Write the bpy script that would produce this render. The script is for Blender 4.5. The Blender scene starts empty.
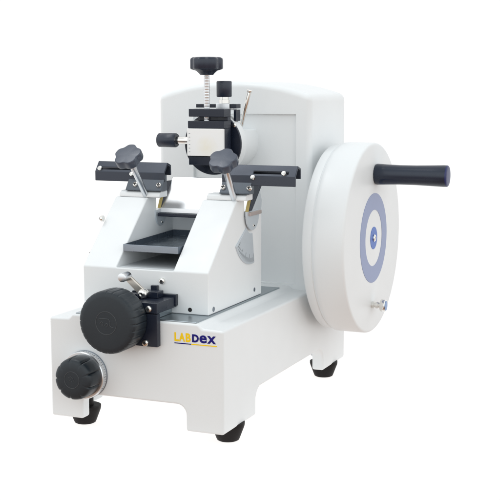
import bpy, bmesh, math
from mathutils import Vector, Matrix

scene = bpy.context.scene
COL = scene.collection
PI = math.pi

# ------------------------------------------------------------------ materials
def material(name, color, rough=0.4, metal=0.0, bump=0.0, bump_scale=600.0, vary=0.0,
             vary_scale=30.0, coat=0.0, spec=0.5, brushed=None):
    m = bpy.data.materials.new(name)
    m.use_nodes = True
    nt = m.node_tree
    b = nt.nodes['Principled BSDF']
    b.inputs['Base Color'].default_value = (*color, 1)
    b.inputs['Roughness'].default_value = rough
    b.inputs['Metallic'].default_value = metal
    b.inputs['Specular IOR Level'].default_value = spec
    b.inputs['Coat Weight'].default_value = coat
    tc = nt.nodes.new('ShaderNodeTexCoord')
    if vary > 0:
        n = nt.nodes.new('ShaderNodeTexNoise')
        n.inputs['Scale'].default_value = vary_scale
        n.inputs['Detail'].default_value = 6
        nt.links.new(tc.outputs['Object'], n.inputs['Vector'])
        r = nt.nodes.new('ShaderNodeMapRange')
        r.inputs['From Min'].default_value = 0.3
        r.inputs['From Max'].default_value = 0.7
        r.inputs['To Min'].default_value = max(0.02, rough - vary)
        r.inputs['To Max'].default_value = rough + vary
        nt.links.new(n.outputs['Fac'], r.inputs['Value'])
        nt.links.new(r.outputs['Result'], b.inputs['Roughness'])
    if bump > 0:
        n = nt.nodes.new('ShaderNodeTexNoise')
        n.inputs['Scale'].default_value = bump_scale
        n.inputs['Detail'].default_value = 3
        if brushed:
            mp = nt.nodes.new('ShaderNodeMapping')
            mp.inputs['Scale'].default_value = brushed
            nt.links.new(tc.outputs['Object'], mp.inputs['Vector'])
            nt.links.new(mp.outputs['Vector'], n.inputs['Vector'])
        else:
            nt.links.new(tc.outputs['Object'], n.inputs['Vector'])
        bp = nt.nodes.new('ShaderNodeBump')
        bp.inputs['Strength'].default_value = bump
        bp.inputs['Distance'].default_value = 0.001
        nt.links.new(n.outputs['Fac'], bp.inputs['Height'])
        nt.links.new(bp.outputs['Normal'], b.inputs['Normal'])
    return m

PAINT = material('white_paint', (0.80, 0.825, 0.835), 0.40, bump=0.08, bump_scale=420, vary=0.07, vary_scale=25)
BLACK = material('black_metal', (0.011, 0.016, 0.030), 0.30, spec=0.4, bump=0.03, bump_scale=900, vary=0.08, vary_scale=60)
GUARD = material('black_anodised', (0.045, 0.054, 0.074), 0.30, 0.35, bump=0.02, bump_scale=900, vary=0.05)
RUBBER = material('black_rubber', (0.015, 0.022, 0.029), 0.37, bump=0.08, bump_scale=700, vary=0.06, spec=0.42)
FOOT = material('foot_rubber', (0.008, 0.006, 0.006), 0.55, bump=0.10, bump_scale=500, vary=0.06, spec=0.22)
WORN = material('worn_rubber', (0.040, 0.046, 0.052), 0.45)
NICKEL = material('satin_nickel', (0.80, 0.75, 0.68), 0.34, 0.85, vary=0.06, vary_scale=80)
CAPBLUE = material('navy_cap', (0.012, 0.02, 0.11), 0.35)
PLASTIC = material('black_plastic', (0.018, 0.026, 0.046), 0.27, bump=0.04, bump_scale=500, vary=0.05)
HANDLE = material('handle_plastic', (0.009, 0.017, 0.036), 0.26, vary=0.04)
CHROME = material('chrome', (0.80, 0.79, 0.76), 0.16, 1.0, vary=0.06, vary_scale=80)
STEEL = material('satin_steel', (0.74, 0.76, 0.78), 0.28, 1.0, bump=0.03, bump_scale=60, brushed=(1, 40, 40))
PLATE = material('grey_plate', (0.36, 0.41, 0.44), 0.30, 0.85, bump=0.03, bump_scale=60, brushed=(40, 1, 40))
DARKSTEEL = material('dark_steel', (0.22, 0.25, 0.29), 0.30, 0.85, vary=0.08, vary_scale=50)
BRASS = material('brass', (0.62, 0.49, 0.19), 0.35, 0.4, vary=0.08)
COPPER = material('dull_copper', (0.52, 0.44, 0.41), 0.4, 0.7, vary=0.08)
ENGRAVE = material('engraved_steel', (0.62, 0.67, 0.71), 0.36, 0.45, bump=0.05, bump_scale=90, brushed=(30, 2, 30))
HOLE = material('dark_recess', (0.01, 0.01, 0.012), 0.7)
YELLOW = material('yellow_ink', (0.95, 0.63, 0.008), 0.5, spec=0.2)
NAVY = material('navy_ink', (0.010, 0.007, 0.17), 0.5, spec=0.2)
RING = material('blue_grey_decal', (0.22, 0.275, 0.47), 0.30)
HUBBLUE = material('blue_decal', (0.035, 0.13, 0.50), 0.35)
TICK = material('tick_ink', (0.10, 0.11, 0.13), 0.5)
TICKGREY = material('pale_tick_ink', (0.45, 0.46, 0.47), 0.5)

def wax_material():
    m = material('cassette_plastic', (0.86, 0.85, 0.82), 0.45)
    nt = m.node_tree
    b = nt.nodes['Principled BSDF']
    tc = nt.nodes.new('ShaderNodeTexCoord')
    mp = nt.nodes.new('ShaderNodeMapping')
    mp.inputs['Location'].default_value = (0.1395, -0.246, -0.4175)
    mp.vector_type = 'POINT'
    g = nt.nodes.new('ShaderNodeVectorMath'); g.operation = 'LENGTH'
    n = nt.nodes.new('ShaderNodeTexNoise'); n.inputs['Scale'].default_value = 90
    r = nt.nodes.new('ShaderNodeMapRange')
    r.inputs['From Min'].default_value = 0.002
    r.inputs['From Max'].default_value = 0.022
    r.inputs['To Min'].default_value = 1.0
    r.inputs['To Max'].default_value = 0.0
    mx = nt.nodes.new('ShaderNodeMix'); mx.data_type = 'RGBA'
    mx.inputs['A'].default_value = (0.89, 0.89, 0.88, 1)
    mx.inputs['B'].default_value = (0.86, 0.80, 0.62, 1)
    a = nt.nodes.new('ShaderNodeMath'); a.operation = 'MULTIPLY'
    nt.links.new(tc.outputs['Object'], mp.inputs['Vector'])
    nt.links.new(mp.outputs['Vector'], g.inputs[0])
    nt.links.new(g.outputs['Value'], r.inputs['Value'])
    nt.links.new(tc.outputs['Object'], n.inputs['Vector'])
    nt.links.new(r.outputs['Result'], a.inputs[0])
    nt.links.new(n.outputs['Fac'], a.inputs[1])
    nt.links.new(a.outputs['Value'], mx.inputs['Factor'])
    nt.links.new(mx.outputs['Result'], b.inputs['Base Color'])
    return m
WAX = wax_material()

# ------------------------------------------------------------------ mesh helpers
def newbm():
    return bmesh.new()

def box(bm, x0, x1, y0, y1, z0, z1, mi=0):
    v = [bm.verts.new(p) for p in ((x0, y0, z0), (x1, y0, z0), (x1, y1, z0), (x0, y1, z0),
                                   (x0, y0, z1), (x1, y0, z1), (x1, y1, z1), (x0, y1, z1))]
    for f in ((3, 2, 1, 0), (4, 5, 6, 7), (0, 1, 5, 4), (1, 2, 6, 5), (2, 3, 7, 6), (3, 0, 4, 7)):
        bm.faces.new([v[i] for i in f]).material_index = mi

def prism(bm, pts, axis, a0, a1, mi=0):
    """pts: 2-D outline; axis 'x' -> (y,z), 'y' -> (x,z), 'z' -> (x,y); extruded from a0 to a1."""
    def P(p, a):
        return {'x': (a, p[0], p[1]), 'y': (p[0], a, p[1]), 'z': (p[0], p[1], a)}[axis]
    A = [bm.verts.new(P(p, a0)) for p in pts]
    B = [bm.verts.new(P(p, a1)) for p in pts]
    n = len(pts)
    fs = [bm.faces.new(A), bm.faces.new(B[::-1])]
    for i in range(n):
        j = (i + 1) % n
        fs.append(bm.faces.new((A[j], A[i], B[i], B[j])))
    for f in fs:
        f.material_index = mi
    bmesh.ops.recalc_face_normals(bm, faces=fs)

def frame(axis):
    d = Vector(axis).normalized()
    t = Vector((0, 0, 1)) if abs(d.z) < 0.9 else Vector((0, 1, 0))
    u = d.cross(t).normalized()
    return d, u, u.cross(d).normalized()

def lathe(bm, origin, axis, prof, n=64, mi=0, shape=None):
    """prof: (radius, height) pairs along the axis; shape(angle, k) scales the radius."""
    o = Vector(origin)
    d, u, w = frame(axis)
    rings = []
    for k, (r, h) in enumerate(prof):
        if r < 1e-6:
            rings.append([bm.verts.new(o + d * h)])
        else:
            ring = []
            for i in range(n):
                a = 2 * PI * i / n
                rr = r * (shape(a, k) if shape else 1)
                ring.append(bm.verts.new(o + d * h + (u * math.cos(a) + w * math.sin(a)) * rr))
            rings.append(ring)
    fs = []
    for A, B in zip(rings, rings[1:]):
        for i in range(n):
            j = (i + 1) % n
            if len(A) == 1 and len(B) == 1:
                continue
            if len(A) == 1:
                fs.append(bm.faces.new((A[0], B[i], B[j])))
            elif len(B) == 1:
                fs.append(bm.faces.new((A[i], A[j], B[0])))
            else:
                fs.append(bm.faces.new((A[i], A[j], B[j], B[i])))
    for e in (rings[0], rings[-1]):
        if len(e) > 1:
            fs.append(bm.faces.new(e))
    for f in fs:
        f.material_index = mi
    bmesh.ops.recalc_face_normals(bm, faces=fs)

def cyl(bm, p0, p1, r, n=40, mi=0, ch=0.0):
    p0, p1 = Vector(p0), Vector(p1)
    L = (p1 - p0).length
    if ch > 0:
        prof = [(0, 0), (r - ch, 0), (r - ch * 0.3, ch * 0.3), (r, ch), (r, L - ch), (r - ch * 0.3, L - ch * 0.3), (r - ch, L), (0, L)]
    else:
        prof = [(r, 0), (r, L)]
    lathe(bm, p0, p1 - p0, prof, n, mi)

def tube(bm, pts, r, n=12, mi=0):
    pts = [Vector(p) for p in pts]
    rings = []
    for i, p in enumerate(pts):
        d = (pts[min(i + 1, len(pts) - 1)] - pts[max(i - 1, 0)])
        d, u, w = frame(d)
        rings.append([bm.verts.new(p + (u * math.cos(2 * PI * k / n) + w * math.sin(2 * PI * k / n)) * r) for k in range(n)])
    fs = []
    for A, B in zip(rings, rings[1:]):
        for i in range(n):
            fs.append(bm.faces.new((A[i], A[(i + 1) % n], B[(i + 1) % n], B[i])))
    fs += [bm.faces.new(rings[0]), bm.faces.new(rings[-1])]
    for f in fs:
        f.material_index = mi
    bmesh.ops.recalc_face_normals(bm, faces=fs)

def finish(o, bevel=0.0, seg=3, angle=38):
    me = o.data
    for p in me.polygons:
        p.use_smooth = True
    if bevel > 0:
        b = o.modifiers.new('edge', 'BEVEL')
        b.width = bevel
        b.segments = seg
        b.limit_method = 'ANGLE'
        b.angle_limit = math.radians(30)
        w = o.modifiers.new('normals', 'WEIGHTED_NORMAL')
        w.keep_sharp = True
        w.weight = 100
    else:
        me.set_sharp_from_angle(angle=math.radians(angle))

def build(name, bm, mats, parent=None, bevel=0.0, seg=3, angle=38):
    me = bpy.data.meshes.new(name)
    bm.normal_update()
    bm.to_mesh(me)
    bm.free()
    for m in (mats if isinstance(mats, (list, tuple)) else [mats]):
        me.materials.append(m)
    o = bpy.data.objects.new(name, me)
    COL.objects.link(o)
    o.parent = parent
    finish(o, bevel, seg, angle)
    return o

def solid(bm):
    """a temporary object used while cutting shapes"""
    me = bpy.data.meshes.new('cutting')
    bm.normal_update()
    bm.to_mesh(me)
    bm.free()
    o = bpy.data.objects.new('cutting', me)
    COL.objects.link(o)
    return o

def cut(bm, cutters):
    """boolean difference, returned as a new bmesh"""
    o = solid(bm)
    cs = []
    for c in cutters:
        k = solid(c)
        cs.append(k)
        m = o.modifiers.new('cut', 'BOOLEAN')
        m.operation = 'DIFFERENCE'
        m.solver = 'EXACT'
        m.object = k
    dg = bpy.context.evaluated_depsgraph_get()
    dg.update()
    me = bpy.data.meshes.new_from_object(o.evaluated_get(dg))
    out = bmesh.new()
    out.from_mesh(me)
    bmesh.ops.remove_doubles(out, verts=out.verts, dist=1e-6)
    bmesh.ops.dissolve_limit(out, angle_limit=math.radians(0.5), verts=out.verts, edges=out.edges)
    for k in cs + [o]:
        d = k.data
        bpy.data.objects.remove(k)
        bpy.data.meshes.remove(d)
    bpy.data.meshes.remove(me)
    return out

def arc(cx, cy, r, a0, a1, n=8):
    return [(cx + r * math.cos(math.radians(a0 + (a1 - a0) * i / n)),
             cy + r * math.sin(math.radians(a0 + (a1 - a0) * i / n))) for i in range(n + 1)]

def empty(name, loc):
    o = bpy.data.objects.new(name, None)
    o.empty_display_size = 0.05
    COL.objects.link(o)
    o.location = loc
    return o

def tag(o, label=None, cat=None, group=None, kind=None):
    if label: o['label'] = label
    if cat: o['category'] = cat
    if group: o['group'] = group
    if kind: o['kind'] = kind
    return o

# ------------------------------------------------------------------ the setting
PLINTH_Z = -0.0265
def glow_material():
    # added glow, no real lamp: keeps the ground white, washes out contact shadows
    m = bpy.data.materials.new('added_white_glow')
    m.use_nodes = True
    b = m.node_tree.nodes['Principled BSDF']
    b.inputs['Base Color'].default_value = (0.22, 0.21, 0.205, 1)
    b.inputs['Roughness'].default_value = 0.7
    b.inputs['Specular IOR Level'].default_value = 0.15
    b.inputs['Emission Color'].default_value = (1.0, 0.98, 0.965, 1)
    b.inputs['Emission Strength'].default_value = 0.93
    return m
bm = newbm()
box(bm, -0.33, 0.03, -0.02, 0.60, PLINTH_Z - 0.012, PLINTH_Z)
tag(build('added_glow_plinth', bm, glow_material(), bevel=0.004), kind='structure')

# ------------------------------------------------------------------ the instrument
micro = empty('rotary_microtome', (0, 0, 0))
tag(micro, 'white rotary microtome with black control knobs and a large crank wheel, on a white surface', 'microtome')
def part(name, bm, mats, parent=micro, **k):
    return build(name, bm, mats, parent, **k)

W, D = 0.30, 0.572
# --- base: a casting with a raised middle, hollow below, arches on every side
bm = newbm()
prism(bm, [(-W, 0), (0, 0), (0, 0.1595), (-0.0345, 0.1605), (-0.0415, 0.1672), (-0.2585, 0.1672), (-0.2655, 0.1605), (-W, 0.1595)], 'y', 0, D)
c1 = newbm(); box(c1, -W + 0.022, -0.022, 0.022, D - 0.022, -0.05, 0.135)
def arch(x0, x1, top, r):
    return [(x0, -0.03), (x1, -0.03)] + arc(x1 - r, top - r, r, 0, 90, 6) + arc(x0 + r, top - r, r, 90, 180, 6)
c2 = newbm(); prism(c2, arch(-0.2425, -0.0626, 0.0405, 0.016), 'y', -0.1, D + 0.1)
c3 = newbm(); prism(c3, arch(0.1265, 0.4485, 0.043, 0.022)[0:], 'x', -W - 0.1, 0.1)
base = part('base', cut(bm, [c1, c2, c3]), PAINT, bevel=0.004)

for (x, y) in ((-0.022, 0.066), (-0.278, 0.066), (-0.022, 0.515), (-0.278, 0.515)):
    f = newbm()
    lathe(f, (x, y, PLINTH_Z), (0, 0, 1), [(0, 0), (0.0150, 0), (0.0172, 0.0012), (0.0185, 0.004), (0.0255, 0.0225), (0.0262, 0.0255), (0.0262, 0.029), (0.0235, 0.0292), (0.0235, 0.031)][:7] +
          [(0.0235, 0.0296), (0.014, 0.0296), (0.014, 0.060), (0, 0.060)], 48)
    # clip what would pass through the wall: the foot sits under the leg, its stud inside the hollow
    part('foot', f, FOOT, base)

# metal slide plate inlaid on the middle of the base
p = newbm(); box(p, -0.2540, -0.0455, 0.0035, 0.3450, 0.1660, 0.1690)
part('slide_plate', p, PLATE, base, bevel=0.0008)

# logo lettering on the base front
def glyphs(bm, items):
    for ch, x0, x1, z0, z1, off, mi, slope in items:
        cu = bpy.data.curves.new('glyph', 'FONT')
        cu.body = ch
        cu.offset = off
        cu.resolution_u = 6
        o = bpy.data.objects.new('glyph', cu)
        COL.objects.link(o)
        dg = bpy.context.evaluated_depsgraph_get(); dg.update()
        me = bpy.data.meshes.new_from_object(o.evaluated_get(dg))
        xs = [v.co.x for v in me.vertices]; ys = [v.co.y for v in me.vertices]
        a, b, c, d = min(xs), max(xs), min(ys), max(ys)
        base_i = len(bm.verts)
        vs = [bm.verts.new((x0 + (v.co.x - a) / (b - a) * (x1 - x0), -0.0006, z0 + (v.co.y - c) / (d - c) * (z1 - z0))) for v in me.vertices]
        for pl in me.polygons:
            try:
                f = bm.faces.new([vs[i] for i in pl.vertices]); f.material_index = mi
            except ValueError:
                pass
        bpy.data.objects.remove(o); bpy.data.curves.remove(cu); bpy.data.meshes.remove(me)
t = newbm()
glyphs(t, [('L', -0.0804, -0.0733, 0.1388, 0.1522, 0.034, 0, 0), ('A', -0.0730, -0.0628, 0.1388, 0.1522, 0.034, 0, 0),
           ('B', -0.0616, -0.0534, 0.1388, 0.1522, 0.034, 0, 0), ('D', -0.0511, -0.0400, 0.1392, 0.1514, 0.048, 1, 0),
           ('e', -0.0388, -0.0268, 0.1390, 0.1510, 0.026, 1, 0), ('x', -0.0262, -0.0118, 0.1392, 0.1508, 0.026, 1, 0)])
def quad(bm, x0, x1, z0, z1, mi):
    f = bm.faces.new([bm.verts.new(q) for q in ((x0, -0.0006, z0), (x1, -0.0006, z0), (x1, -0.0006, z1), (x0, -0.0006, z1))]); f.material_index = mi
quad(t, -0.0804, -0.0525, 0.1352, 0.1366, 1)
quad(t, -0.0525, -0.0105, 0.1352, 0.1367, 0)
ext = bmesh.ops.extrude_face_region(t, geom=t.faces[:])
bmesh.ops.translate(t, verts=[g for g in ext['geom'] if isinstance(g, bmesh.types.BMVert)], vec=(0, 0.0004, 0))
bmesh.ops.recalc_face_normals(t, faces=t.faces)
part('logo_lettering', t, [YELLOW, NAVY], base)

# --- rear housing with an arched top and a recessed front panel
HY0 = 0.3800
top = []
for i in range(17):
    u = -1 + 2 * i / 16
    top.append((-0.15 + u * 0.15, 0.5275 - 0.0240 * abs(u) ** 2.2))
bm = newbm()
prism(bm, [(-W, 0.150)] + [(0, 0.150)] + top[::-1], 'y', HY0, D)
bm.normal_update()
sharp = [e for e in bm.edges if e.calc_face_angle() > math.radians(40)]
bmesh.ops.bevel(bm, geom=sharp, offset=0.011, segments=5, profile=0.5, affect='EDGES')
c = newbm(); box(c, -0.2285, -0.0285, HY0 - 0.05, HY0 + 0.006, 0.1700, 0.4700)
hb = cut(bm, [c])
for v in hb.verts:                       # stand 1.5 mm inside the base's sides so no faces coincide
    v.co.x = -0.15 + (v.co.x + 0.15) * 0.990
    if v.co.y > D - 1e-4: v.co.y = D - 0.0016
housing = part('housing', hb, PAINT, bevel=0.0012, seg=2)

# --- flywheel
WX, WY, WZ, WR = 0.0931, 0.4497, 0.2508, 0.1695
bm = newbm()
lathe(bm, (0.016, WY, WZ), (1, 0, 0), [(0, 0), (0.157, 0), (0.1635, 0.0015), (0.1660, 0.0045), (0.1666, 0.0180), (0.1654, 0.0190), (0.1658, 0.0200),
      (0.1672, 0.0212), (0.1690, 0.0235), (WR, 0.030), (WR, 0.0722), (0.1688, 0.0748), (0.1672, 0.0764), (0.1645, WX - 0.016), (0, WX - 0.016)], 192)
wheel = part('flywheel', bm, PAINT, angle=50)
b = newbm(); cyl(b, (-0.004, WY, WZ), (0.02, WY, WZ), 0.035); part('axle', b, DARKSTEEL, wheel)
def disc(r0, r1, x0, x1, n=96):
    d = newbm()
    if r0 > 0:
        lathe(d, (0, WY, WZ), (1, 0, 0), [(r0, x0), (r1, x0), (r1, x1), (r0, x1), (r0, x0)][:4], n)
    else:
        lathe(d, (0, WY, WZ), (1, 0, 0), [(0, x0), (r1, x0), (r1, x1), (0, x1)], n)
    return d
def annulus(r0, r1, x, th, n=128):
    d = newbm()
    rings = []
    for (r, xx) in ((r0, x), (r0, x + th), (r1, x + th), (r1, x)):
        rings.append([d.verts.new((xx, WY + r * math.cos(2 * PI * i / n), WZ + r * math.sin(2 * PI * i / n))) for i in range(n)])
    for k in range(4):
        A, B = rings[k], rings[(k + 1) % 4]
        for i in range(n):
            d.faces.new((A[i], A[(i + 1) % n], B[(i + 1) % n], B[i]))
    bmesh.ops.recalc_face_normals(d, faces=d.faces)
    return d
part('ring_decal', annulus(0.0505, 0.0800, WX - 0.0002, 0.0008), RING, wheel)
part('centre_decal', annulus(0.0070, 0.0200, WX - 0.0002, 0.0009), HUBBLUE, wheel)
b = newbm()
lathe(b, (WX - 0.001, WY, WZ), (1, 0, 0), [(0.0066, 0), (0.0066, 0.003), (0.0055, 0.0042), (0.003, 0.0044), (0.0025, 0.002), (0, 0.002)], 32)
part('centre_screw', b, CHROME, wheel)
b = newbm()
HYc, HZc = 0.4592, 0.3640
lathe(b, (WX - 0.001, HYc, HZc), (1, 0, 0), [(0.0165, 0), (0.0175, 0.001), (0.0188, 0.004), (0.0180, 0.022), (0.0172, 0.045), (0.0174, 0.075), (0.0183, 0.105), (0.0190, 0.124),
      (0.0188, 0.1290), (0, 0.1290)], 64)
part('crank_handle', b, HANDLE, wheel, angle=60)
b = newbm()
lathe(b, (WX - 0.001 + 0.1288, HYc, HZc), (1, 0, 0), [(0, 0), (0.0188, 0), (0.0186, 0.0012), (0.0172, 0.0025), (0.012, 0.0031), (0, 0.0033)], 64)
part('handle_cap', b, CAPBLUE, wheel, angle=60)
b = newbm()
lathe(b, (WX - 0.001, 0.4455, 0.1305), (1, 0, 0), [(0.0062, 0), (0.0062, 0.006), (0.0052, 0.0065), (0.0052, 0.009), (0.0062, 0.0095), (0.0062, 0.0135), (0.0050, 0.014),
      (0.0050, 0.0165), (0.0098, 0.0172), (0.0108, 0.0185), (0.0108, 0.0255), (0.0096, 0.0268), (0, 0.0268)], 40)
pin = part('locking_pin', b, CHROME, wheel)
b = newbm(); lathe(b, (WX + 0.0257, 0.4455, 0.1305), (1, 0, 0), [(0, 0), (0.0085, 0), (0.0085, 0.0006), (0.0035, 0.0012), (0, 0.0012)], 32)
part('pin_cap', b, [material('steel_blue', (0.22, 0.33, 0.55), 0.3, 0.6)], wheel)

# --- knife holder body: two sloped towers joined by a low tray well
BX0, BX1, BY0, BY1 = -0.2700, -0.0495, 0.0558, 0.2700
PT = dict(a=(BY0, 0.1692), b=(BY0, 0.2350), c=(0.1655, 0.3365), d=(0.198, 0.3365), e=(0.198, 0.3085), f=(BY1, 0.3085), g=(BY1, 0.1692), h=(0.2580, 0.2350), i=(0.2580, 0.3085))
XS = (BX0, -0.2103, -0.1098, BX1)
bm = newbm()
vv = {}
def V(n, k):
    if (n, k) not in vv:
        vv[n, k] = bm.verts.new((XS[k], PT[n][0], PT[n][1]))
    return vv[n, k]
def face(*names):
    bm.faces.new([V(n[0], int(n[1])) for n in names])
for k in (0, 3):
    face(*[q + str(k) for q in 'abcdefg'])
for k in (1, 2):
    face(*[q + str(k) for q in 'bcdeih'])
for k in (0, 2):
    for q in ('bc', 'cd', 'de'):
        face(q[0] + str(k), q[0] + str(k + 1), q[1] + str(k + 1), q[1] + str(k))
face('a0', 'a3', 'b3', 'b2', 'b1', 'b0')
face('b1', 'b2', 'h2', 'h1')
face('h1', 'h2', 'i2', 'i1')
face('e0', 'e1', 'i1', 'i2', 'e2', 'e3', 'f3', 'f0')
face('f0', 'f3', 'g3', 'g0')
face('g0', 'g3', 'a3', 'a0')
bmesh.ops.recalc_face_normals(bm, faces=bm.faces)
holder = part('knife_holder', bm, PAINT, bevel=0.0018)
s = newbm(); box(s, -0.2095, -0.1106, BY0 + 0.012, 0.2570, 0.2345, 0.2358)
part('well_floor', s, material('grey_enamel', (0.56, 0.59, 0.61), 0.4), holder)
# tower caps under the clamps
for (x0, x1) in ((-0.2640, -0.1890), (-0.1040, -0.0345)):
    s = newbm(); prism(s, [(0.1668, 0.3367), (0.1668, 0.3400), (0.1690, 0.3445), (0.1740, 0.3470), (0.1965, 0.3470), (0.1965, 0.3367)], 'x', x0, x1)
    part('tower_cap', s, PAINT, holder, bevel=0.0015)
def screw_head(name, pos, axis, r, parent, mat=CHROME, cross=True, h=0.0035):
    d, u, w = frame(axis)
    s = newbm()
    lathe(s, Vector(pos) - d * 0.001, d, [(r, 0), (r, h * 0.6), (r * 0.85, h * 0.95), (r * 0.5, h * 1.1), (0, h * 1.15)], 28, 0)
    o = Vector(pos) + d * (h * 0.30)
    if cross:
        for (a, b) in ((u, w), (w, u)):
            q = []
            for (k, l) in ((-.6, -.15), (.6, -.15), (.6, .15), (-.6, .15)):
                q.append(o + a * k * r + b * l * r)
            A = [s.verts.new(v) for v in q]; B = [s.verts.new(v + d * h * (0.68 + (0.004 if a is u else 0))) for v in q]
            fs = [s.faces.new(A[::-1]), s.faces.new(B)]
            for i in range(4):
                j = (i + 1) % 4
                fs.append(s.faces.new((A[i], A[j], B[j], B[i])))
            for f in fs: f.material_index = 1
    else:
        lathe(s, o, d, [(r * 0.42, 0), (r * 0.42, h * 0.86)], 6, 1)
    return build(name, s, [mat, HOLE], parent)
# side pivots, screws and set-screw holes of the holder
screw_head('body_screw', (-0.1285, BY0, 0.2187), (0, -1, 0), 0.0052, holder, cross=False, h=0.004)
screw_head('body_screw', (BX0, 0.1207, 0.3040), (-1, 0, 0), 0.0050, holder, cross=False, h=0.005)
screw_head('body_screw', (BX0, 0.0830, 0.2520), (-1, 0, 0), 0.0030, holder, cross=False, h=0.003)
for pos, ax, r in (((-0.0811, BY0 - 0.0004, 0.1765), (0, 1, 0), 0.0034),):
    s = newbm(); cyl(s, pos, Vector(pos) + Vector(ax) * 0.002, r, 24); part('set_screw', s, HOLE, holder)
for (y, z, h) in ((0.0740, 0.1765, 0.0040), (0.2385, 0.1815, 0.0035)):
    s = newbm(); lathe(s, (BX1 - 0.001, y, z), (1, 0, 0), [(h, 0), (h, 0.0015), (0, 0.0015)], 20); part('set_screw', s, DARKSTEEL, holder)

# fan-shaped angle plate and pivot tab on the outer side
def fan(cx, cz, r0, r1, a0, a1, n=20):
    return arc(cx, cz, r1, a0, a1, n) + arc(cx, cz, r0, a1, a0, 8)
def tab_outline(y0, y1, ztop, r):
    yc = (y0 + y1) / 2
    return [(y0, ztop), (y1, ztop)] + [(yc + (y1 - y0) / 2 * math.cos(math.radians(-a)), ztop - 0.006 - r * math.sin(math.radians(a))) for a in range(0, 181, 12)]
s = newbm(); prism(s, fan(0.2225, 0.3020, 0.024, 0.0745, 211, 279), 'x', BX1 - 0.001, BX1 + 0.0022)
fanp = part('angle_plate', s, ENGRAVE, holder, bevel=0.0006)
s = newbm()
for i in range(17):
    a = math.radians(215 + i * 3.8)
    r0, r1 = (0.058 if i % 4 == 0 else 0.064), 0.0715
    d = Vector((0, math.cos(a), math.sin(a))); t_ = Vector((0, -math.sin(a), math.cos(a))) * 0.00035
    o = Vector((BX1 + 0.0024, 0.2225, 0.3020))
    s.faces.new([s.verts.new(o + d * r0 - t_), s.verts.new(o + d * r1 - t_), s.verts.new(o + d * r1 + t_), s.verts.new(o + d * r0 + t_)])
part('scale_marks', s, TICK, holder)
for (x0, sx) in ((-0.2108, 1), (BX1 + 0.0024, 1)):
    y0, y1 = (0.1905, 0.2290) if x0 < -0.2 else (0.1940, 0.2470)
    s = newbm(); prism(s, tab_outline(y0, y1, 0.3135 if x0 < -0.2 else 0.3165, 0.0215 if x0 < -0.2 else 0.0265), 'x', x0, x0 + 0.0030)
    part('pivot_tab', s, ENGRAVE, holder, bevel=0.0006)
    screw_head('tab_screw', (x0 + 0.003, (y0 + y1) / 2 + 0.002, 0.2915), (1, 0, 0), 0.0026, holder, cross=False, h=0.002)
# knife rest bar across the well
s = newbm(); box(s, -0.2060, -0.1120, 0.1930, 0.2000, 0.3030, 0.3086)
part('rest_bar', s, BLACK, holder, bevel=0.001)

# wedges with brass facing that close on each end of the knife
for x0 in (-0.2095, BX1 + 0.0002):
    s = newbm(); prism(s, [(0.2005, 0.3170), (0.2220, 0.3550), (0.2240, 0.3600), (0.2620, 0.3600), (0.2140, 0.3170)], 'x', x0, x0 + 0.0062)
    wd = part('clamp_wedge', s, BLACK, bevel=0.0006)
    s = newbm(); prism(s, [(0.1985, 0.3165), (0.2000, 0.3160), (0.2225, 0.3568), (0.2206, 0.3572)], 'x', x0 + 0.0004, x0 + 0.0056)
    part('brass_facing', s, BRASS, wd)
    s = newbm(); box(s, x0 + 0.0004, x0 + 0.0085, 0.2015, 0.2500, 0.3090, 0.3150)
    part('wedge_foot', s, COPPER if x0 > -0.1 else STEEL, wd, bevel=0.0006)

# --- clamp mounts, levers and sliding guards, one set per tower
CF = Vector((-0.38414744, 0.91326827, -0.13554262))     # the photograph's viewing direction, used to set the levers' lean
CR = Vector((0.92182924, 0.38759486, -0.00103478))
CU = Vector((-0.05159059, 0.12534466, 0.99077098))
STAR = material('grey_black_plastic', (0.060, 0.074, 0.105), 0.30, bump=0.03, bump_scale=500, vary=0.05)
MOUNT = material('blackened_steel', (0.10, 0.115, 0.135), 0.34, 0.6, vary=0.08, vary_scale=50)
def clamp(mx0, mx1, screws, base_pt, lean, turn, up):
    m = newbm()
    prism(m, [(0.1680, 0.3472), (0.1680, 0.3490), (0.1790, 0.3640), (0.1860, 0.3740), (0.1900, 0.3740), (0.1900, 0.3472)], 'x', mx0, mx1)
    mount = part('clamp_mount', m, MOUNT, bevel=0.001)
    for sx in screws:
        n_ = Vector((0, -0.733, 0.681))
        screw_head('mount_screw', (sx, 0.1738, 0.3570), n_, 0.0046, mount)
    p0 = Vector(base_pt)
    img = (CR * lean[0] + CU * lean[1]).normalized()
    d = (img * lean[2] - CF * math.sqrt(1 - lean[2] ** 2)).normalized()
    s = newbm(); cyl(s, p0 - d * 0.010, p0 + d * (up + 0.050), 0.0052, 32, ch=0.001)
    lever = part('clamp_lever', s, STEEL)
    k = newbm()
    d0, u, w = frame(d)
    R0 = 0.0232
    prof = [(0, 0.0465), (0.010, 0.0465), (0.0125, 0.050), (R0 * 0.86, 0.0535), (R0 * 0.97, 0.0548), (R0, 0.0565), (R0, 0.0668), (R0 * 0.985, 0.0680), (R0 * 0.955, 0.0687), (R0 * 0.92, 0.0688), (0.004, 0.0688), (0, 0.0688)]
    prof = [(r, h + up) for r, h in prof]
    def shp(a, i):
        if i < 3: return 1
        t = abs(((a + turn) * 5 / (2 * PI)) % 1.0 - 0.5) * 2
        q = max(0.0, (t - 0.22) / 0.78)
        return 1 - 0.15 * (0.5 - 0.5 * math.cos(PI * q))
    lathe(k, p0, d, prof, 160, 0, shp)
    part('star_knob', k, STAR, lever, angle=42)
    return mount
clamp(-0.2530, -0.1865, (-0.2370, -0.1935), (-0.2160, 0.1640, 0.3480), (-0.36, 0.93, 0.72), 0.35, 0.015)
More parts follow.
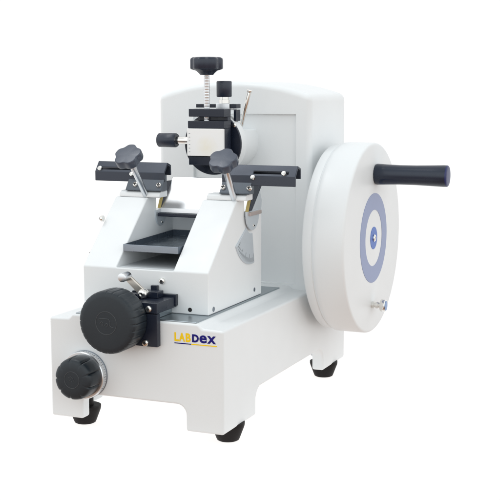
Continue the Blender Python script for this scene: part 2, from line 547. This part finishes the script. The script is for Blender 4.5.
clamp(-0.0815, -0.0295, (-0.0765, -0.0312), (-0.0555, 0.1640, 0.3470), (-0.27, 0.965, 0.72), 0.15, 0.010)

def guard(x0, x1, s0, s1, pin_x, pin_low):
    g = newbm()
    outer = [(0.1800, 0.3610), (0.1800, 0.3770), (0.1930, 0.3935), (0.2060, 0.3890), (0.2070, 0.3720)]
    inner = [(0.2035, 0.3720), (0.2030, 0.3862), (0.1938, 0.3894), (0.1838, 0.3765), (0.1838, 0.3610)]
    prism(g, outer + inner, 'x', x0, x1)
    B_, d_, n_ = Vector((0.1800, 0.3770)), Vector((0.619, 0.785)), Vector((-0.785, 0.619))
    slot = [tuple(B_ + d_ * a + n_ * b) for a, b in ((0.0040, 0.004), (0.0092, 0.004), (0.0092, -0.009), (0.0040, -0.009))]
    c = newbm(); prism(c, slot, 'x', s0, s1)
    go = part('knife_guard', cut(g, [c]), GUARD, bevel=0.0009)
    for (px, y, z) in ((pin_x, 0.1820, 0.3815),) + pin_low:
        s = newbm()
        n_ = Vector((0, -0.8, 0.6))
        cyl(s, Vector((px, y, z)) - n_ * 0.004, Vector((px, y, z)) + n_ * 0.0022, 0.0040, 24, ch=0.0006)
        part('guard_pin', s, CHROME, go)
guard(-0.3175, -0.1865, -0.3085, -0.2500, -0.3090, ((-0.2470, 0.1800, 0.3735),))
guard(-0.0820, 0.0450, -0.0280, 0.0320, 0.0250, ((-0.0275, 0.1800, 0.3740),))

# --- slide clamp on the front of the holder
b = newbm()
box(b, -0.1700, -0.1035, -0.0120, -0.0012, 0.1290, 0.1790)
box(b, -0.1700, -0.1035, -0.0120, 0.0550, 0.1800, 0.1960)
bracket = part('slide_bracket', b, BLACK, bevel=0.0008)
s = newbm(); box(s, -0.1655, -0.1015, 0.0480, 0.0556, 0.1820, 0.2000); part('bracket_flange', s, BLACK, bracket, bevel=0.0008)
s = newbm(); box(s, -0.1660, -0.1220, 0.0260, 0.0470, 0.1962, 0.2060); box(s, -0.1660, -0.1480, 0.0100, 0.0255, 0.1962, 0.2040); box(s, -0.1450, -0.1340, 0.0475, 0.0545, 0.2002, 0.2120)
part('bracket_stop', s, BLACK, bracket, bevel=0.0008)
s = newbm(); box(s, -0.1600, -0.1120, 0.0010, 0.0550, 0.1694, 0.1798); part('dovetail', s, PLATE, bracket, bevel=0.0006)
for (x, z) in ((-0.1172, 0.1868), (-0.1235, 0.1345)):
    screw_head('bracket_bolt', (x, -0.0120, z), (0, -1, 0), 0.0054, bracket, cross=False, h=0.0036)
# bent chrome lock lever
a0, a1 = Vector((-0.1440, 0.0220, 0.2040)), Vector((-0.1725, 0.0220, 0.2285))
dd = (a1 - a0).normalized(); nn = Vector((-dd.z, 0, dd.x))
s = newbm()
prism(s, [((a0 - nn * 0.0062).x, (a0 - nn * 0.0062).z), ((a1 - nn * 0.0052).x, (a1 - nn * 0.0052).z), ((a1 + nn * 0.0052).x, (a1 + nn * 0.0052).z), ((a0 + nn * 0.0062).x, (a0 + nn * 0.0062).z)], 'y', 0.0190, 0.0240)
lk = part('lock_lever', s, NICKEL, bracket, bevel=0.0012)
s = newbm(); cyl(s, (-0.1715, 0.0245, 0.2288), (-0.1715, 0.0030, 0.2288), 0.0070, 36, ch=0.0012)
part('lever_grip', s, STEEL, bracket)
s = newbm(); lathe(s, (-0.1440, 0.026, 0.2030), (0, -1, 0), [(0.0078, 0), (0.0078, 0.008), (0.0062, 0.011), (0.003, 0.012), (0.003, 0.010), (0, 0.010)], 32)
part('lever_pivot', s, CHROME, bracket)

# --- large fluted knob
def fluted(n, depth, duty):
    def f(a):
        x = (a * n / (2 * PI)) % 1.0
        t = abs(x - 0.5) * 2
        return 1 - depth * max(0.0, (t - duty) / (1 - duty)) ** 2
    return f
KX, KZ, KR = -0.1675, 0.1690, 0.0482
fl = fluted(28, 0.026, 0.70)
k = newbm()
prof = [(0, 0), (KR * 0.93, 0), (KR * 0.99, 0.0015), (KR, 0.004), (KR, 0.0335), (KR * 0.988, 0.0368), (KR * 0.960, 0.0388), (KR * 0.91, 0.0400), (KR * 0.80, 0.0406), (KR * 0.42, 0.0412), (0, 0.0412)]
lathe(k, (KX, -0.0122, KZ), (0, -1, 0), prof, 312, 0, lambda a, i: fl(a) if 1 < i < 7 else 1)
big = part('feed_knob', k, RUBBER, angle=60)
def ring_line(bm, cx, cy, cz, r, tr, n=72):
    pts = [(cx + r * math.cos(2 * PI * i / n), cy, cz + r * math.sin(2 * PI * i / n)) for i in range(n)]
    rings = []
    for i in range(n):
        a = 2 * PI * i / n
        rad = Vector((math.cos(a), 0, math.sin(a)))
        o = Vector(pts[i])
        rings.append([bm.verts.new(o + (rad * math.cos(2 * PI * j / 8) + Vector((0, -1, 0)) * math.sin(2 * PI * j / 8)) * tr) for j in range(8)])
    for i in range(n):
        A, B = rings[i], rings[(i + 1) % n]
        for j in range(8):
            bm.faces.new((A[j], A[(j + 1) % 8], B[(j + 1) % 8], B[j]))
    bmesh.ops.recalc_face_normals(bm, faces=bm.faces)
def smooth(pts, n=6):
    out = []
    P = [pts[0]] + list(pts) + [pts[-1]]
    for i in range(1, len(P) - 2):
        for k in range(n):
            t = k / n
            out.append(tuple(0.5 * (2 * P[i][c] + (P[i + 1][c] - P[i - 1][c]) * t + (2 * P[i - 1][c] - 5 * P[i][c] + 4 * P[i + 1][c] - P[i + 2][c]) * t * t
                       + (3 * P[i][c] - P[i - 1][c] - 3 * P[i + 1][c] + P[i + 2][c]) * t ** 3) for c in range(len(P[i]))))
    out.append(tuple(pts[-1]))
    return out
def emblem(parent, cx, y, cz, r):
    e = newbm()
    ring_line(e, cx, y, cz, r, 0.00055)
    s_ = r / 0.0175
    def line(pts):
        pts = smooth(pts)
        tube(e, [(cx + a * s_, y - 0.0001, cz + b * s_) for a, b in pts], 0.0005 * max(0.8, s_), 8)
    line([(-0.0130, 0.0050), (-0.0090, 0.0062), (-0.0040, 0.0066), (0.0030, 0.0064), (0.0062, 0.0042), (0.0070, 0.0005), (0.0058, -0.0030)])
    line([(-0.0105, -0.0020), (-0.0075, 0.0016), (-0.0045, -0.0006), (-0.0070, -0.0034), (-0.0040, -0.0050)])
    line([(-0.0020, -0.0040), (0.0000, -0.0008), (0.0022, -0.0006), (0.0034, -0.0030), (0.0015, -0.0052)])
    line([(0.0060, -0.0030), (0.0090, -0.0052), (0.0130, -0.0060)])
    part('embossed_emblem', e, WORN, parent)
emblem(big, KX, -0.0534, KZ, 0.0175)
s = newbm(); cyl(s, (KX, -0.0122, KZ), (KX, 0.0, KZ), 0.020); part('knob_shaft', s, DARKSTEEL, big)

# --- small knob with a graduated silver collar
SX, SZ = -0.2345, 0.0735
c = newbm()
lathe(c, (SX, 0.0, SZ), (0, -1, 0), [(0.0376, -0.0015), (0.0376, 0.002), (0.0366, 0.0025), (0.0366, 0.0125), (0.0355, 0.0140), (0, 0.0140)], 96)
small = part('section_knob', c, [DARKSTEEL], angle=40)
c = newbm(); lathe(c, (SX, -0.0024, SZ), (0, -1, 0), [(0.0364, 0), (0.0372, 0.0006), (0.0372, 0.0108), (0.0362, 0.0120), (0.030, 0.0122)], 96)
part('scale_collar', c, STEEL, small)
c = newbm()
for i in range(60):
    a = 2 * PI * i / 60
    rad = Vector((math.cos(a), 0, math.sin(a))); tn = Vector((-math.sin(a), 0, math.cos(a))) * (0.00042 if i % 5 == 0 else 0.00028)
    L = 0.0062 if i % 5 == 0 else 0.0038
    o = Vector((SX, -0.0042, SZ)) + rad * 0.03735
    c.faces.new([c.verts.new(q) for q in (o - tn, o + tn, o + tn + Vector((0, -L, 0)), o - tn + Vector((0, -L, 0)))])
part('scale_marks', c, TICK, small)
fs_ = fluted(9, 0.10, 0.68)
c = newbm()
SR = 0.0330
lathe(c, (SX, -0.0142, SZ), (0, -1, 0), [(0, 0), (SR, 0), (SR * 1.01, 0.002), (SR, 0.012), (SR * 0.99, 0.021), (SR * 0.96, 0.0255), (SR * 0.90, 0.0280), (SR * 0.78, 0.0294), (SR * 0.5, 0.0300), (0, 0.0300)], 216, 0,
      lambda a, i: 1 - (1 - fs_(a)) * (0.15, 0.15, 0.3, 1, 1, 1, 0.7, 0.1, 0, 0)[i] if i < 10 else 1)
cap = part('knob_cap', c, RUBBER, small, angle=60)
e = newbm(); ring_line(e, SX, -0.0443, SZ, 0.0130, 0.0005)
tube(e, [(SX - 0.0060, -0.0444, SZ + 0.0030), (SX - 0.0020, -0.0444, SZ + 0.0052), (SX + 0.0020, -0.0444, SZ + 0.0030), (SX + 0.0040, -0.0444, SZ - 0.0020)], 0.0004, 8)
tube(e, [(SX - 0.0050, -0.0444, SZ - 0.0020), (SX - 0.0015, -0.0444, SZ + 0.0005), (SX + 0.0005, -0.0444, SZ - 0.0030)], 0.0004, 8)
part('embossed_emblem', e, WORN, small)

# --- specimen head
h = newbm()
box(h, -0.1685, -0.1130, 0.2788, 0.2875, 0.3880, 0.4780)
head = part('specimen_head', h, BLACK, bevel=0.001)
h = newbm()
box(h, -0.1745, -0.1090, 0.2500, 0.2785, 0.4682, 0.4812)
box(h, -0.1625, -0.1093, 0.2660, 0.2783, 0.4612, 0.4680)
part('upper_jaw', h, BLACK, head, bevel=0.0007)
h = newbm()
box(h, -0.1762, -0.1090, 0.2500, 0.2785, 0.4490, 0.4610)
box(h, -0.1748, -0.1092, 0.2500, 0.2782, 0.3868, 0.4015)
box(h, -0.1742, -0.1091, 0.2535, 0.2780, 0.4017, 0.4488)
part('lower_jaw', h, BLACK, head, bevel=0.0007)
DX, DZ = -0.1475, 0.4210
h = newbm(); lathe(h, (DX, 0.2872, DZ), (0, 1, 0), [(0, 0), (0.0522, 0), (0.0530, 0.0008), (0.0530, 0.0040), (0, 0.0040)], 96)
part('head_disc', h, BLACK, head)
h = newbm(); lathe(h, (DX, 0.2914, DZ), (0, 1, 0), [(0, 0), (0.0534, 0), (0.0540, 0.0008), (0.0540, 0.0185), (0.0528, 0.0200), (0, 0.0200)], 96)
part('disc_rim', h, PAINT, head)
h = newbm()
pts = [(DX + 0.0455 * math.cos(2 * PI * i / 96), DZ + min(0.0225, 0.0455 * math.sin(2 * PI * i / 96))) for i in range(96)]
cl = []
for q in pts:
    if not (q[1] >= DZ + 0.0225 - 1e-9 and cl and cl[-1][1] >= DZ + 0.0225 - 1e-9 and q[0] > DX - 0.039): cl.append(q)
prism(h, cl, 'y', 0.3110, 0.3880)
part('spindle', h, PAINT, head, bevel=0.002)
# vertical clamp screw with a lobed knob
h = newbm()
prof = [(0, 0.4615), (0.0051, 0.4615)]
z = 0.4625
while z < 0.536:
    prof += [(0.0051, z), (0.00475, z + 0.0010), (0.0051, z + 0.0024)]
    z += 0.0026
prof += [(0.0046, 0.545), (0, 0.545)]
lathe(h, (-0.1468, 0.2640, 0), (0, 0, 1), prof, 28)
cs = part('clamp_screw', h, STEEL, head, angle=25)
h = newbm()
def lobes(a, i):
    amp = 1.0 if i > 3 else 0.0
    a += 0.3
    return 1 + amp * (0.055 * math.cos(6 * a) - 0.02 * math.cos(12 * a))
lathe(h, (-0.1468, 0.2640, 0), (0, 0, 1), [(0, 0.5380), (0.0110, 0.5380), (0.0135, 0.5410), (0.0180, 0.5450), (0.0255, 0.5475), (0.0268, 0.5490), (0.0268, 0.5630), (0.0260, 0.5655), (0.0230, 0.5675), (0.0100, 0.5682), (0, 0.5682)], 120, 0, lobes)
part('screw_knob', h, PLASTIC, head, angle=42)
# second, knurled knob with collar and plate
for (xa, xb, za, zb) in ((-0.1824, -0.1440, 0.4826, 0.4888), (-0.1180, -0.1065, 0.4820, 0.4890), (-0.1115, -0.1070, 0.4600, 0.4790)):
    h = newbm(); box(h, xa, xb, 0.2960, 0.3150, za, zb)
    part('top_plate' if za > 0.47 else 'plate_stop', h, BLACK, head, bevel=0.0006)
h = newbm(); box(h, -0.1438, -0.1182, 0.2930, 0.3150, 0.4782, 0.4900); box(h, -0.1140, -0.1050, 0.2955, 0.3120, 0.4792, 0.4815)
part('collar_block', h, STEEL, head, bevel=0.001)
h = newbm(); lathe(h, (-0.1330, 0.3050, 0), (0, 0, 1), [(0.0095, 0.488), (0.0095, 0.496), (0.0082, 0.4965), (0.0082, 0.505), (0, 0.505)], 40)
part('knob_stem', h, CHROME, head)
kn = fluted(40, 0.022, 0.4)
h = newbm(); lathe(h, (-0.1330, 0.3050, 0), (0, 0, 1), [(0, 0.5008), (0.0118, 0.5008), (0.0131, 0.5020), (0.0132, 0.5262), (0.0124, 0.5280), (0, 0.5282)], 264, 0, lambda a, i: kn(a) if 1 < i < 4 else 1)
part('knurled_knob', h, PLASTIC, head, angle=50)
# side knob
h = newbm(); lathe(h, (-0.2468, 0.2800, 0.4265), (1, 0, 0), [(0, 0), (0.0108, 0), (0.0122, 0.0015), (0.0123, 0.0330), (0.0112, 0.0350), (0, 0.0352)], 264, 0, lambda a, i: kn(a) if 1 < i < 4 else 1)
part('knurled_knob', h, PLASTIC, head, angle=50)
h = newbm(); cyl(h, (-0.2130, 0.2800, 0.4265), (-0.1600, 0.2800, 0.4265), 0.0066, ch=0.0005); part('knob_stem', h, CHROME, head)
# thin chrome orientation lever
h = newbm(); cyl(h, (-0.1165, 0.3400, 0.4500), (-0.0985, 0.3350, 0.5110), 0.0036, 24, ch=0.0008)
cyl(h, (-0.0992, 0.3352, 0.5086), (-0.0980, 0.3349, 0.5128), 0.0046, 24, ch=0.0008)
part('orientation_lever', h, CHROME, head)
screw_head('disc_screw', (-0.1070, 0.2872, 0.4535), (0, -1, 0), 0.0042, head, h=0.003)

# ------------------------------------------------------------------ things the instrument carries
# microtome knife
k = newbm()
prism(k, [(0.2000, 0.3092), (0.2004, 0.3168), (0.2475, 0.3655), (0.2490, 0.3658), (0.2680, 0.3300), (0.2640, 0.3092)], 'x', -0.2036, BX1 + 0.0016)
knife = build('microtome_knife', k, material('polished_steel', (0.88, 0.90, 0.92), 0.36, 1.0, bump=0.02, bump_scale=60, brushed=(1, 40, 40)), None, bevel=0.0005, seg=2)
tag(knife, 'bright polished steel knife lying across the two white clamp towers', 'knife')

# specimen cassette held between the black jaws
cas = newbm()
box(cas, -0.1762, -0.1093, 0.2462, 0.2533, 0.4022, 0.4484)
cass = build('specimen_cassette', cas, WAX, None, bevel=0.0012)
tag(cass, 'white specimen block with a faint yellow centre gripped between the black jaws', 'specimen block')
tk = newbm()
for i in range(6):
    z = 0.4085 + i * 0.0062
    tk.faces.new([tk.verts.new(q) for q in ((-0.1728, 0.24605, z), (-0.1700, 0.24605, z), (-0.1700, 0.24605, z + 0.0012), (-0.1728, 0.24605, z + 0.0012))])
build('scale_marks', tk, TICKGREY, cass)

# waste tray in the well: an open pan with thin walls
def tray_mesh():
    t = newbm()
    x0, x1, y0, y1, z0, z1 = -0.2088, -0.1112, 0.0770, 0.2560, 0.2590, 0.2700
    w = 0.0016
    o = [(x0, y0), (x1, y0), (x1, y1), (x0, y1)]
    i_ = [(x0 + w, y0 + w), (x1 - w, y0 + w), (x1 - w, y1 - w), (x0 + w, y1 - w)]
    rise = lambda y: (y - y0) / (y1 - y0) * 0.0040
    V = lambda p, z: t.verts.new((p[0], p[1], z + rise(p[1])))
    ob, ot = [V(p, z0) for p in o], [V(p, z1) for p in o]
    ib, it = [V(p, z0 + w) for p in i_], [V(p, z1) for p in i_]
    t.faces.new(ob[::-1]); t.faces.new(ib).material_index = 1  # floor and front lip take a paler copy, painting in reflected light
    for a in range(4):
        b = (a + 1) % 4
        t.faces.new((ob[a], ob[b], ot[b], ot[a])).material_index = 1 if a == 0 else 0
        t.faces.new((ib[b], ib[a], it[a], it[b]))
        t.faces.new((ot[a], ot[b], it[b], it[a]))
    bmesh.ops.recalc_face_normals(t, faces=t.faces)
    return t
tray = build('waste_tray', tray_mesh(), [material('tray_metal', (0.10, 0.125, 0.16), 0.30, 0.55, vary=0.08),
             material('tray_lit_metal', (0.30, 0.345, 0.40), 0.24, 0.85, bump=0.03, bump_scale=60, brushed=(1, 30, 30), vary=0.10)], None, bevel=0.0005, seg=2)  # second metal is the tray's own, made paler for its reflections
tag(tray, 'shallow dark metal tray set in the well between the white towers', 'tray')
# ------------------------------------------------------------------ camera
cam = bpy.data.cameras.new('camera')
cam.sensor_width = 36
cam.lens = 1188.51 / 500 * 36
cam.clip_start = 0.05
cam.clip_end = 100
co = bpy.data.objects.new('camera', cam)
COL.objects.link(co)
M = Matrix((( CR.x, CU.x, -CF.x, 0.70546493), (CR.y, CU.y, -CF.y, -1.57478154), (CR.z, CU.z, -CF.z, 0.51710498), (0, 0, 0, 1)))
co.matrix_world = M
scene.camera = co

# ------------------------------------------------------------------ light
world = bpy.data.worlds.new('World')
scene.world = world
world.use_nodes = True
nt = world.node_tree
bg = nt.nodes['Background']
tc = nt.nodes.new('ShaderNodeTexCoord')
dt = nt.nodes.new('ShaderNodeVectorMath'); dt.operation = 'DOT_PRODUCT'
dt.inputs[1].default_value = (-0.388, 0.922, 0.0)       # white backdrop behind, made-up light gradient in front
nt.links.new(tc.outputs['Generated'], dt.inputs[0])
mr = nt.nodes.new('ShaderNodeMapRange'); mr.interpolation_type = 'SMOOTHSTEP'
mr.inputs['From Min'].default_value = -0.45
mr.inputs['From Max'].default_value = 0.45
mr.inputs['To Min'].default_value = 0.0
mr.inputs['To Max'].default_value = 1.0
nt.links.new(dt.outputs['Value'], mr.inputs['Value'])
sx = nt.nodes.new('ShaderNodeSeparateXYZ')
nt.links.new(tc.outputs['Generated'], sx.inputs[0])
fr = nt.nodes.new('ShaderNodeMapRange'); fr.interpolation_type = 'SMOOTHSTEP'   # unseen front: bright sides added to lift the front faces, dim warm below
fr.inputs['From Min'].default_value = -0.40
fr.inputs['From Max'].default_value = 0.15
nt.links.new(sx.outputs['Z'], fr.inputs['Value'])
def mixcol(fac, a, b):
    m = nt.nodes.new('ShaderNodeMix'); m.data_type = 'RGBA'
    nt.links.new(fac, m.inputs['Factor'])
    for k, v in (('A', a), ('B', b)):
        if isinstance(v, tuple): m.inputs[k].default_value = (*v, 1)
        else: nt.links.new(v, m.inputs[k])
    return m.outputs['Result']
zf = nt.nodes.new('ShaderNodeMapRange'); zf.interpolation_type = 'SMOOTHSTEP'   # added gradient: zenith dimmed to hold back the upward slopes
zf.inputs['From Min'].default_value = 0.35
zf.inputs['From Max'].default_value = 0.95
nt.links.new(sx.outputs['Z'], zf.inputs['Value'])
upper = mixcol(zf.outputs['Result'], (1.42, 1.48, 1.50), (0.72, 0.75, 0.76))
front = mixcol(fr.outputs['Result'], (0.40, 0.235, 0.145), upper)
nt.links.new(mixcol(mr.outputs['Result'], front, (1.07, 1.07, 1.07)), bg.inputs['Color'])
bg.inputs['Strength'].default_value = 1.0

def area(name, loc, target, size, power, color=(1, 1, 1)):
    l = bpy.data.lights.new(name, 'AREA')
    l.shape = 'RECTANGLE'
    l.size, l.size_y = size
    l.energy = power
    l.color = color
    o = bpy.data.objects.new(name, l)
    COL.objects.link(o)
    o.location = loc
    o.rotation_euler = (Vector(target) - Vector(loc)).to_track_quat('-Z', 'Y').to_euler()
    return o
area('key_softbox', (-0.80, -1.10, 1.75), (-0.1, 0.20, 0.25), (1.3, 1.1), 0.5, (0.98, 0.99, 1.0))
area('top_softbox', (-0.85, -0.05, 2.1), (-0.1, 0.20, 0.30), (0.6, 0.6), 6.0, (0.97, 0.99, 1.0))

scene.view_settings.view_transform = 'Standard'
scene.view_settings.look = 'None'
scene.view_settings.exposure = -0.04
scene.view_settings.gamma = 1
scene.render.film_transparent = False
scene.cycles.max_bounces = 8
